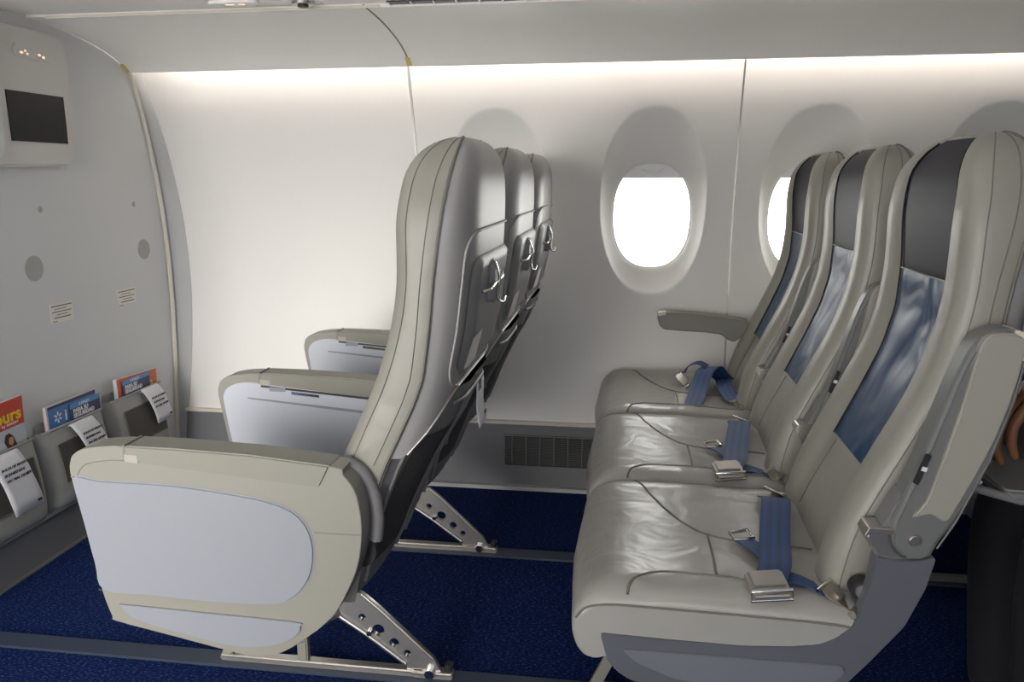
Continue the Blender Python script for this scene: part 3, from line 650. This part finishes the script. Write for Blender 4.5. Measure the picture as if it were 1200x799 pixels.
def build_cushion():
    prof = [(.30, .352), (.12, .346), (.00, .340), (-.030, .334), (-.050, .338), (-.062, .355), (-.0665, .380), (-.064, .405), (-.052, .428), (-.030, .443), (.0, .450), (.06, .453), (.13, .452), (.20, .450), (.27, .448), (.33, .446), (.368, .440), (.382, .425), (.386, .40), (.37, .365)]
    prof = [(p.x, p.y) for p in cat_rom(prof, 3, True)]
    sec = [(.0035, -.024, .010), (.005, -.018, .006), (.010, -.010, .003), (.02, -.003, .001), (.04, .003, 0), (.065, .003, 0), (.09, -.001, 0), (.15, -.003, 0), (.2485, -.004, 0)]
    sec = sec+[(ST-y, a, b) for (y, a, b) in sec[-2::-1]]
    rows = []
    for (y, dz, dx) in sec:
        r = []
        for (x, z) in prof:
            k = min(1, max(0, (z-.38)/.06)); kf = min(1, max(0, (.0-x)/.06))
            fold = .003*math.sin(x*34+y*20)*(1 if .02 < y < ST-.02 else 0)*k
            fb = (-.012*math.exp(-((y-.2485)/.16)**2))*kf*(1-k)  # front bulges in the middle
            r.append((x+dx*kf+fb, y, z+dz*k+fold*.5))
        rows.append(r)
    V = [p for r in rows for p in r]; b = len(prof); F = []
    for i in range(len(rows)-1):
        for j in range(b): F.append((i*b+j, i*b+(j+1) % b, (i+1)*b+(j+1) % b, (i+1)*b+j))
    F.append(tuple(range(b))); F.append(tuple((len(rows)-1)*b+j for j in range(b))[::-1])
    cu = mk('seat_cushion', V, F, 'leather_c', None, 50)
    bmx = [Vector(p) for p in V]
    from mathutils.bvhtree import BVHTree
    bv = BVHTree.FromPolygons(bmx, F)
    def drop(x, y, off=.0004):
        h = bv.ray_cast(Vector((x, y, .6)), Vector((0, 0, -1))); return Vector((x, y, (h[0].z if h[0] else .45)+off))
    def line(P, r=.0022):
        return [drop(p.x, p.y) for p in cat_rom([(a, b, 0) for a, b in P], 7)]
    X0 = -.838
    L1 = line([(.858+X0, .012), (.862+X0, .030), (.874+X0, .046), (.900+X0, .066), (.932+X0, .076), (1.001+X0, .069), (1.064+X0, .061), (1.18+X0, .056)])
    L2 = line([(.866+X0, .487), (.876+X0, .474), (.900+X0, .415), (.932+X0, .337), (.965+X0, .275), (1.001+X0, .240), (1.057+X0, .219), (1.10+X0, .214), (1.18+X0, .214)])
    L3 = line([(1.002+X0, .240), (1.003+X0, .15), (1.001+X0, .069)])
    tubes('piping', [L1, L2, L3], .0023, 'piping', cu)
    side = [(-.060, .0030, .402), (-.045, .0030, .420), (-.01, .0028, .428), (.05, .0028, .4285), (.2, .0028, .426), (.33, .0028, .422), (.36, .0028, .416)]
    tube('seam_line', cat_rom(side, 4), .0018, 'stitch', cu, 6)
    return cu
def arm_front(k, aisle):
    """fixed bulkhead-row armrest with a solid panel"""
    y0, y1 = 0, .050
    out = [(-.070, .622), (-.064, .633), (-.048, .643), (-.02, .649), (.010, .652), (.033, .652), (.20, .646), (.386, .635), (.405, .622), (.423, .597), (.431, .56), (.432, .524), (.426, .48), (.413, .44), (.384, .384), (.355, .351), (.329, .330), (.30, .308), (.274, .294), (.235, .285), (.189, .291), (.08, .312), (-.018, .331), (-.026, .34), (-.039, .386), (-.050, .46), (-.062, .53), (-.073, .599)]
    A = prism('armrest', [(p.x, p.y) for p in cat_rom([(a, b, 0) for a, b in out], 3, True)], 'y', y0, y1, 'frame', None, .007, 3)
    if aisle:
        ins = [(-.066, .5935), (-.015, .592), (.108, .591), (.212, .582), (.285, .570), (.325, .552), (.346, .522), (.351, .481), (.340, .437), (.313, .404), (.272, .387), (.165, .383), (.057, .387), (-.034, .390), (-.046, .44), (-.058, .52)]
        low = [(-.004, .362), (.007, .3655), (.15, .362), (.308, .358), (.319, .351), (.314, .336), (.291, .320), (.252, .308), (.205, .304), (.129, .315), (.051, .331), (.01, .346)]
        prism('inset_panel', [(p.x, p.y) for p in cat_rom([(a, b, 0) for a, b in ins], 4, True)], 'y', y0-.004, y0+.004, 'panel', A, .003, 3)
        prism('lower_inset', [(p.x, p.y) for p in cat_rom([(a, b, 0) for a, b in low], 4, True)], 'y', y0-.004, y0+.004, 'panel', A, .0025, 3)
        box('panel_split', (.352, y0-.0006, .5195), (.431, y0+.002, .5215), 'seam', A, 0)
        tubes('panel_split', [[(-.038, -.0004, .3895), (-.066, -.0004, .594)][:0] or [(-.040, 0, .3885), (-.0455, 0, .389)], [(-.0600, .0, .5935), (-.0735, .0, .594)]], .0008, 'seam', A)
        tube('cap_joint', cat_rom([(-.060, -.0002, .598), (-.050, -.0002, .612), (-.035, -.0002, .620), (.0, -.0002, .6265), (.028, -.0002, .6275)], 5), .0009, 'seam', A)
    else:
        ins = [(-.062, .596), (-.052, .616), (-.03, .628), (.0, .632), (.05, .630), (.386, .606), (.415, .56), (.42, .50), (.40, .43), (.36, .37), (.30, .325), (.235, .30), (.1, .320), (-.01, .341), (-.03, .386), (-.052, .52)]
        prism('inset_panel', roundpoly(ins, .012), 'y', y0-.0025, y0+.004, 'panel_lit', A, .002, 3)
        box('latch_plate', (.052, -.0032, .612), (.092, .001, .624), 'panel', A, .001)
        prism('panel_ledge', [(.0, .597), (.38, .568), (.38, .560), (.0, .594)], 'y', -.0045, .0, 'panel', A, .001)
        prism('pad_shadow_gap', [(.033, .627), (.386, .600), (.386, .594), (.033, .622)], 'y', -.0028, .002, 'dark', A, 0)
        prism('chrome_strip', [(.105, .615), (.17, .609), (.17, .603), (.105, .608)], 'y', -.0046, .002, 'chrome', A, 0)
    pad = [(.033, .654), (.12, .6535), (.25, .649), (.386, .637), (.366, .599), (.25, .608), (.12, .619), (.030, .6275)]
    prism('armrest_pad', roundpoly(pad, [.004, 0, 0, .006, .006, 0, 0, .004]), 'y', y0-.003, y1+.003, 'pad', A, .007, 3)
    prism('pad_joint', [(.0285, .655), (.0325, .655), (.0305, .626), (.0265, .626)], 'y', y0-.0006, y1+.0006, 'seam', A, 0)
    prism('pad_cap', roundpoly([(.031, .6405), (.056, .640), (.056, .6245), (.0305, .6270)], .003), 'y', y0-.0038, y0+.004, 'capc', A, .001)
    # hinge collar behind the arm
    tube('hinge_collar', cat_rom([(.392, .045, .628), (.418, .05, .610), (.436, .052, .575), (.442, .052, .53), (.438, .052, .49)], 4), .012, 'shelld', A)
    return A
def slim_arm():
    P = [(.112, .637), (.115, .647), (.13, .651), (.192, .651), (.30, .643), (.401, .629), (.40, .59), (.36, .560), (.34, .566), (.317, .584), (.26, .590), (.195, .592), (.134, .596), (.118, .610)]
    A = prism('armrest', roundpoly(P, .008), 'y', -.044, -.004, 'frame', None, .006, 3)
    prism('armrest_pad', roundpoly([(.114, .6475), (.13, .654), (.192, .654), (.30, .646), (.40, .633), (.40, .622), (.30, .636), (.19, .642), (.13, .641)], .003), 'y', -.047, -.001, 'pad', A, .004, 3)
    prism('end_cap', roundpoly([(.113, .641), (.115, .652), (.140, .655), (.140, .645)], .003), 'y', -.0475, -.0005, 'cream', A, .003)
    return A
def raised_arm(width):
    """armrest swung up beside the backrest"""
    y0, y1 = .002, .002+width; X = .838
    P = [(1.236, .560), (1.250, .538), (1.272, .530), (1.292, .536), (1.306, .566), (1.330, .607), (1.362, .690), (1.384, .780), (1.392, .850), (1.388, .868), (1.368, .880), (1.345, .878), (1.322, .862), (1.304, .820), (1.287, .760), (1.270, .70), (1.247, .625), (1.236, .59)]
    A = prism('armrest', [(p.x-X, p.y) for p in cat_rom([(a, b, 0) for a, b in P], 3, True)], 'y', y0, y1, 'armb', None, .008, 3)
    pad = [(1.262, .618), (1.276, .617), (1.292, .628), (1.303, .66), (1.322, .74), (1.338, .82), (1.352, .868), (1.378, .874), (1.384, .85), (1.372, .78), (1.352, .70), (1.322, .618), (1.300, .585), (1.280, .60)]
    pad = [(1.330, .868), (1.352, .876), (1.376, .872), (1.382, .85), (1.372, .78), (1.350, .70), (1.320, .625), (1.306, .60), (1.285, .610), (1.262, .604), (1.278, .630), (1.295, .70), (1.312, .78), (1.320, .83)]
    prism('armrest_pad', [(p.x-X, p.y) for p in cat_rom([(a, b, 0) for a, b in pad], 3, True)], 'y', y0-.006, y0+.01, 'pada', A, .004, 3)
    prism('end_cap', roundpoly([(1.371-X, .838), (1.386-X, .838), (1.386-X, .876), (1.371-X, .880)], .004), 'y', y0-.003, y1+.002, 'cream', A, .002)
    prism('pivot_bolt', [(1.2685-X+.009*math.cos(t), .5665+.009*math.sin(t)) for t in np.linspace(0, 2*PI, 17)[:-1]], 'y', y0-.005, y0+.01, 'bmetal', A, .002)
    tube('back_edge_seam', [(a-X, y0-.001, b) for a, b in ((1.300, .556), (1.322, .60), (1.355, .69), (1.377, .78), (1.385, .838))], .0014, 'seam', A)
    return A
def end_shroud():
    P = [(-.021, .379), (-.008, .331), (.010, .312), (.031, .300), (.10, .292), (.20, .284), (.28, .290), (.352, .322), (.386, .367), (.429, .428), (.453, .492), (.462, .538), (.460, .541), (.43, .533), (.40, .532), (.381, .538), (.379, .51), (.376, .486), (.368, .45), (.357, .422), (.335, .400), (.311, .387), (.27, .380), (.198, .375), (.09, .376)]
    A = prism('end_shroud', roundpoly(P, .006, 2), 'y', 0, .030, 'framed', None, .004, 2)
    low = [(.016, .354), (.022, .356), (.15, .357), (.344, .357), (.350, .349), (.342, .333), (.30, .310), (.214, .302), (.096, .312), (.036, .335)]
    prism('lower_inset', roundpoly(low, .01, 3), 'y', -.004, .004, 'framel', A, .0025, 3)
    return A
def holes_plate(name, outer, holes, y0, y1, m, parent):
    bm = bmesh.new()
    def loop(P):
        vs = [bm.verts.new((p[0], y0, p[1])) for p in P]; return [bm.edges.new((vs[i], vs[(i+1) % len(vs)])) for i in range(len(vs))]
    E = loop(outer)
    for (cx, cz, r) in holes: E += loop([(cx+r*math.cos(t), cz+r*math.sin(t)) for t in np.linspace(0, 2*PI, 17)[:-1]])
    bmesh.ops.triangle_fill(bm, use_beauty=True, use_dissolve=False, edges=E)
    bmesh.ops.recalc_face_normals(bm, faces=bm.faces)
    g = bmesh.ops.extrude_face_region(bm, geom=list(bm.faces)); 
    for v in [x for x in g['geom'] if isinstance(x, bmesh.types.BMVert)]: v.co.y = y1
    bmesh.ops.recalc_face_normals(bm, faces=bm.faces)
    me = bpy.data.meshes.new(name); bm.to_mesh(me); bm.free(); return fin(name, me, m, parent, 30)
def leg_set(row, y):
    L = holes_plate('rear_leg', [(.232, .150), (.262, .190), (.275, .199), (.290, .196), (.326, .166), (.448, .052), (.468, .012), (.385, .006), (.388, .036), (.300, .101)],
                    [(.289, .139, .0085), (.325, .111, .014), (.360, .083, .011), (.389, .060, .0085)], y-.006, y+.006, 'metal', row)
    tube('leg_flange', [(.228, y-.008, .146), (.300, y-.008, .099), (.386, y-.008, .036)], .005, 'metal', L)
    tube('leg_flange', [(.290, y-.008, .196), (.326, y-.008, .166), (.446, y-.008, .054)], .004, 'metal', L)
    tube('floor_bolt', [(.440, y-.020, .020), (.440, y+.016, .020)], .011, 'chrome', L, 12)
    box('track_fitting', (.40, y-.014, .006), (.490, y+.014, .022), 'metal', L, .003)
    tube('floor_knob', [(.478, y, .014), (.482, y, .040)], .009, 'dark', L, 10)
    tube('flange_pin', [(.306, y-.016, .106), (.306, y-.002, .106)], .006, 'chrome', L, 10)
    box('floor_rail', (-.05, y-.012, .006), (.425, y+.012, .022), 'metal', row, .003)
    prism('front_leg', [(.134, .02), (.158, .02), (.164, .30), (.138, .30)], 'y', y-.010, y+.010, 'frame', row, .003)
    prism('front_brace', [(-.055, .008), (-.030, .008), (.100, .30), (.075, .30)], 'y', y-.008, y+.008, 'frame', row, .002)
def cross_frame(row):
    tube('cross_tube', [(.06, .03, .312), (.06, 1.46, .312)], .016, 'metal', row, 12); tube('cross_tube', [(.30, .03, .312), (.30, 1.46, .312)], .016, 'metal', row, 12)
    for k in range(4): tube('spreader', [(-.01, k*ST+(.035 if k < 3 else -.05), .335), (.06, k*ST+(.035 if k < 3 else -.05), .318), (.30, k*ST+(.035 if k < 3 else -.05), .318), (.37, k*ST+(.035 if k < 3 else -.05), .36)], .010, 'metal', row, 8)
protoB = build_back(0); protoC = build_cushion()
def add_seats(row):
    out = []
    for k in range(3):
        b = protoB if not used else dup(protoB); c = protoC if not used else dup(protoC)
        used.append(1)
        b.parent = row; c.parent = row; b.location = (0, k*ST, 0); c.location = (0, k*ST, 0); c.scale = (1, 1, 1); out.append((b, c))
    return out
used = []
def put(o, row, y): o.parent = row; o.location = (0, y, 0); return o
row1 = thing('seat_row', (0, 0, 0), 'front row of three joined grey seats seen from behind, facing the bulkhead', 'airplane seats', 'rows of three joined seats')
for b_, c_ in add_seats(row1): c_.location.x = .06; c_.scale.x = .84
put(arm_front(0, True), row1, 0)
a = arm_front(1, False); put(a, row1, ST); put(dup(a), row1, 2*ST); a = slim_arm(); put(a, row1, 3*ST)
leg_set(row1, .385); leg_set(row1, .99); cross_frame(row1)
tube('back_pivot', [(.41, .045, .47), (.41, .06, .47)], .03, 'dark', row1, 16)
row2 = thing('seat_row', (.838, 0, 0), 'second row of three joined grey leather seats with dark blue inserts', 'airplane seats', 'rows of three joined seats')
add_seats(row2)
put(raised_arm(.048), row2, 0)
a = raised_arm(.040); put(a, row2, ST); put(dup(a), row2, 2*ST); put(slim_arm(), row2, 3*ST)
put(end_shroud(), row2, 0)
leg_set(row2, .385); leg_set(row2, .99); cross_frame(row2)
for k in range(3):
    y = k*ST; X = -.838
    br = prism('pivot_bracket', roundpoly([(1.203+X, .560), (1.208+X, .575), (1.262+X, .575), (1.270+X, .53), (1.222+X, .528), (1.216+X, .548)], .005), 'y', y+.010, y+.045, 'metal', row2, .004)
    prism('bracket_rim', roundpoly([(1.200+X, .566), (1.206+X, .580), (1.258+X, .580), (1.258+X, .572), (1.214+X, .570)], .003), 'y', y+.006, y+.046, 'bmetal', br, .002)
    prism('slot_plate', roundpoly([(1.258+X, .655), (1.265+X, .652), (1.279+X, .697), (1.272+X, .700)], .002), 'y', y-.001, y+.004, 'dark', row2, .0005)
    prism('slot_tab', [(1.266+X, .675), (1.273+X, .673), (1.275+X, .679), (1.268+X, .681)], 'y', y-.002, y+.003, 'paper', row2, 0)
    prism('hinge_cover', roundpoly([(1.224+X, .580), (1.240+X, .580), (1.258+X, .622), (1.250+X, .634)], .003), 'y', y+.012, y+.052, 'pocketf', row2, .002)
tube('recline_knob', [(1.212-.838, .030, .466), (1.212-.838, .050, .466)], .017, 'dark', row2, 16); tube('knob_face', [(1.213-.838, .026, .466), (1.213-.838, .032, .466)], .011, 'metal', row2, 16)
# belts: webbing, buckle, tongue and anchor under each strap
def buckle(par, c, ang, s=1):
    R = Matrix.Rotation(ang, 3, 'Z'); c = Vector(c)
    P = [(-.029, -.024), (.029, -.024), (.030, .024), (-.030, .024)]
    b = prism('buckle', roundpoly(P, .007), 'z', -.008, .013, 'bmetal', par, .0085, 4)
    b.location = c; b.rotation_euler = (math.radians(8), math.radians(-3), ang)
    f = tube('buckle_frame', [(-.031, -.026, .008), (.031, -.026, .008), (.032, -.029, -.007), (-.032, -.029, -.007)], .0028, 'chrome', b, 8, True)
    tube('buckle_bar', [(-.026, -.027, -.001), (.026, -.027, -.001)], .004, 'bmetal', b, 8)
    return b
def anchor(par, c, yaw):
    a = prism('anchor_bracket', roundpoly([(-.022, -.010), (-.006, -.020), (.022, -.012), (.040, -.006), (.040, .006), (.022, .012), (-.006, .020), (-.022, .010)], .004), 'z', -.0015, .0015, 'tan', par, .0006)
    a.location = c; a.rotation_euler = (0, math.radians(28), yaw)
    tube('rivet', [(.004, 0, 0), (.004, 0, .006)], .007, 'bmetal', a, 12); tube('clevis', [(.036, -.016, .002), (.036, .016, .002)], .007, 'tan', a, 8)
    tube('anchor_ring', [(-.020, -.026, .001), (-.020, .026, .001)], .003, 'chrome', a, 8)
    return a
X = -.838
for k in range(2):
    y = k*ST; wx = (1, 0, 0)
    st = ribbon('seat_belt', [(1.145+X, .42+y, .452), (1.142+X, .37+y, .470), (1.136+X, .325+y, .484), (1.120+X, .24+y, .478), (1.106+X, .16+y, .470), (1.094+X, .09+y, .468), (1.078+X, .045+y, .463)],
                [(1, -.1, 0), (1, -.1, 0), (1, -.06, 0), (1, .1, .0), (1, .1, 0), (1, .1, 0), (1, .12, 0)], .054, .0022, 'belt', row2)
    ribbon('lower_strap', [(1.085+X, .052+y, .456), (1.110+X, .075+y, .456), (1.135+X, .070+y, .455), (1.158+X, .050+y, .452)], [(.2, 1, 0), (-.1, 1, 0), (-.3, 1, 0), (-.3, 1, .1)], .045, .002, 'belt', st)
    ribbon('tongue_strap', [(1.062+X, .205+y, .456), (1.085+X, .165+y, .457), (1.100+X, .110+y, .456)], [(1, .3, 0), (1, .3, 0), (1, .3, 0)], .034, .002, 'belt', st)
    tg = tube('tongue', [(1.040+X, .232+y, .456), (1.072+X, .240+y, .460), (1.080+X, .212+y, .458), (1.047+X, .204+y, .455)], .0032, 'chrome', st, 8, True)
    buckle(st, (1.072+X, .034+y, .464), math.radians(8))
    anchor(st, (1.176+X, .040+y, .452), math.radians(-35)); anchor(st, (1.165+X, .435+y, .452), math.radians(35))
y = 2*ST
st = ribbon('seat_belt', [(1.165+X, .37+y, .455), (1.145+X, .345+y, .475), (1.118+X, .31+y, .510), (1.090+X, .265+y, .505), (1.070+X, .20+y, .475), (1.050+X, .11+y, .458), (1.035+X, .045+y, .452)],
            [(1, -.3, .2), (1, -.3, .3), (1, -.1, .1), (1, .1, 0), (1, .2, 0), (1, .25, 0), (1, .25, 0)], .054, .0022, 'belt', row2)
ribbon('lower_strap', [(1.155+X, .37+y, .460), (1.150+X, .29+y, .470), (1.150+X, .20+y, .464), (1.158+X, .12+y, .458)], [(1, 0, .3), (1, 0, 0), (1, .1, 0), (1, .2, 0)], .048, .002, 'belt', st)
ribbon('loop_strap', [(1.100+X, .30+y, .512), (1.075+X, .32+y, .520), (1.045+X, .33+y, .505), (1.030+X, .325+y, .475)], [(.3, 1, 0)]*4, .048, .002, 'belt', st)
b = buckle(st, (1.026+X, .315+y, .472), math.radians(70)); b.rotation_euler = (math.radians(50), 0, math.radians(80))
anchor(st, (1.172+X, .075+y, .456), math.radians(-50))
# row behind, mostly outside the frame: carries the passenger
row3 = dup(row2); row3.location = (1.676, 0, 0); row3['label'] = 'third row of joined seats at the right edge, behind the second row'
# open tray table behind the second row
tr = prism('tray_table', roundpoly([(1.415-1.55, -.20), (1.72-1.55, -.20), (1.72-1.55, .20), (1.415-1.55, .20)], .02), 'z', -.008, .008, 'pocketf', None, .004)
tr.name = 'open_tray'; tr.parent = row2; tr.location = (1.55-.838, .28, .612)
for s in (-1, 1): tube('tray_arm', [(-.10, s*.19, -.012), (-.19, s*.205, .015), (-.225, s*.205, .04)], .007, 'shelld', tr)
# card hanging out of the middle rear pocket of the front row
t = thing('sickness_bag', (.548, .33, .70), 'white paper bag hanging from the rear pocket of the front row', 'bag')
rows = [[(.010+.002*math.sin(i*.9)+.006*i/8, yy+.004*i/8, .012-.112*i/8) for yy in np.linspace(0, .075, 5)] for i in range(9)]
o = grid('paper_sheet', rows, 'paper', t, 60); md = o.modifiers.new('th', 'SOLIDIFY'); md.thickness = .0016
box('printed_mark', (.0175, .055, -.086), (.0190, .068, -.078), 'ink', t, 0)
for k_ in range(2): box('printed_line', (.0125, .018+.016*k_, -.028), (.0140, .026+.016*k_, -.004), 'ink', t, 0)
# ------------------------------------------------------------------ passenger in the third row
def skinmesh(name, pts, edges, m, parent=None, sub=2):
    me = bpy.data.meshes.new(name); me.from_pydata([p[:3] for p in pts], edges, [])
    o = bpy.data.objects.new(name, me); C.objects.link(o)
    md = o.modifiers.new('s', 'SKIN'); md.use_smooth_shade = True
    me.skin_vertices[0].data[0].use_root = True
    for i, p in enumerate(pts): r = p[3]; r = r if isinstance(r, tuple) else (r, r); me.skin_vertices[0].data[i].radius = r
    sb = o.modifiers.new('d', 'SUBSURF'); sb.levels = sub; sb.render_levels = sub
    bpy.context.view_layer.update(); e = bpy.data.meshes.new_from_object(o.evaluated_get(bpy.context.evaluated_depsgraph_get())); bpy.data.objects.remove(o)
    e.materials.clear(); return fin(name, e, m, parent, 0 if False else 80)
pe = thing('person', (2.0, .27, .45), 'seated passenger in dark clothes at right edge, hand on a tray table', 'person')
o0 = Vector((2.0, .27, .45))
def pl_(P): return [(p[0]-o0.x, p[1]-o0.y, p[2]-o0.z, p[3]) for p in P]
pts = [(1.97, .27, .53, .10), (2.02, .27, .70, .11), (2.05, .27, .88, (.12, .10)), (2.06, .27, .98, .06), (2.05, .27, 1.06, .05), (2.03, .27, 1.12, .075), (2.02, .27, 1.20, .085), (2.03, .27, 1.26, .06),
       (2.04, .11, .95, .05), (1.93, .07, .80, .040), (1.72, .10, .775, .034), (1.60, .145, .782, .028), (1.525, .165, .782, (.034, .026)), (1.487, .17, .758, (.040, .022)),
       (2.04, .43, .95, .05), (1.95, .47, .78, .040), (1.72, .41, .685, .028),
       (1.80, .19, .54, .075), (1.56, .18, .52, .060), (1.60, .19, .10, .040), (1.50, .19, .04, .032),
       (1.80, .36, .54, .075), (1.56, .37, .52, .060), (1.60, .36, .10, .040), (1.50, .36, .04, .032)]
ed = [(0, 1), (1, 2), (2, 3), (3, 4), (4, 5), (5, 6), (6, 7), (2, 8), (8, 9), (9, 10), (10, 11), (11, 12), (12, 13), (2, 14), (14, 15), (15, 16), (0, 17), (17, 18), (18, 19), (19, 20), (0, 21), (21, 22), (22, 23), (23, 24)]
fing = [((1.470, .202, .742), (1.448, .210, .700), (1.450, .212, .665), (1.460, .212, .634)), ((1.464, .182, .740), (1.440, .187, .694), (1.441, .190, .656), (1.453, .192, .627)),
        ((1.462, .161, .740), (1.437, .164, .694), (1.438, .167, .658), (1.450, .168, .629)), ((1.466, .140, .742), (1.446, .141, .702), (1.448, .142, .672), (1.458, .142, .648)),
        ((1.500, .200, .745), (1.492, .218, .712), (1.484, .224, .684))]
for f in fing:
    p = 13
    for i, q in enumerate(f):
        pts.append((*q, (.0098, .0088, .0078, .0062)[i] if len(f) == 4 else (.011, .0095, .0075)[i])); ed.append((p, len(pts)-1)); p = len(pts)-1
pts.append((1.66, .405, .672, (.036, .018))); ed.append((16, len(pts)-1)); palm = len(pts)-1
for f in [((1.625, .372, .664), (1.595, .366, .650), (1.575, .364, .636)), ((1.620, .393, .666), (1.586, .390, .651), (1.562, .388, .636)), ((1.622, .414, .665), (1.590, .414, .650), (1.568, .414, .636)),
          ((1.628, .435, .662), (1.602, .438, .649), (1.584, .440, .638)), ((1.650, .368, .662), (1.632, .350, .652))]:
    p = palm
    for i, q in enumerate(f): pts.append((*q, (.0095, .0085, .007)[i])); ed.append((p, len(pts)-1)); p = len(pts)-1
skinmesh('body', pl_(pts), ed, 'skin', pe)
tr_p = [(1.97, .27, .53, .112), (1.80, .19, .52, .088), (1.56, .18, .52, .072), (1.60, .19, .05, .066), (1.80, .36, .52, .088), (1.56, .37, .52, .072), (1.60, .36, .05, .066)]
skinmesh('trousers', pl_(tr_p), [(0, 1), (1, 2), (2, 3), (0, 4), (4, 5), (5, 6)], 'black', pe)
sh_p = [(1.98, .27, .56, .12), (2.02, .27, .70, .125), (2.05, .27, .88, (.135, .115)), (2.06, .27, .97, .075), (2.04, .11, .95, .062), (1.93, .07, .80, .053), (1.72, .10, .778, .047), (1.60, .145, .784, .040), (2.04, .43, .95, .062), (1.95, .47, .78, .053), (1.78, .425, .71, .043)]
skinmesh('shirt', pl_(sh_p), [(0, 1), (1, 2), (2, 3), (2, 4), (4, 5), (5, 6), (6, 7), (2, 8), (8, 9), (9, 10)], 'shirt', pe)
skinmesh('hair', pl_([(2.05, .27, 1.14, .08), (2.045, .27, 1.22, .092), (2.04, .27, 1.28, .065)]), [(0, 1), (1, 2)], 'hair', pe)
for y_ in (.19, .36):
    skinmesh('shoe', pl_([(1.62, y_, .055, (.045, .042)), (1.54, y_, .048, (.044, .036)), (1.46, y_, .040, (.042, .026))]), [(0, 1), (1, 2)], 'black', pe)
# flat grey-brown slab on the tray, added for an unidentified surface behind the hand
fo = prism('slab', roundpoly([(-.21, 0), (.23, 0), (.23, .135), (-.21, .135)], .008), 'x', -.006, .006, 'slab', None, .002)
fo.location = (1.515, .26, .622); fo.rotation_euler = (0, math.radians(14), 0)
tag(fo, 'flat grey-brown slab added under the hand at right edge, behind the second row', 'slab')
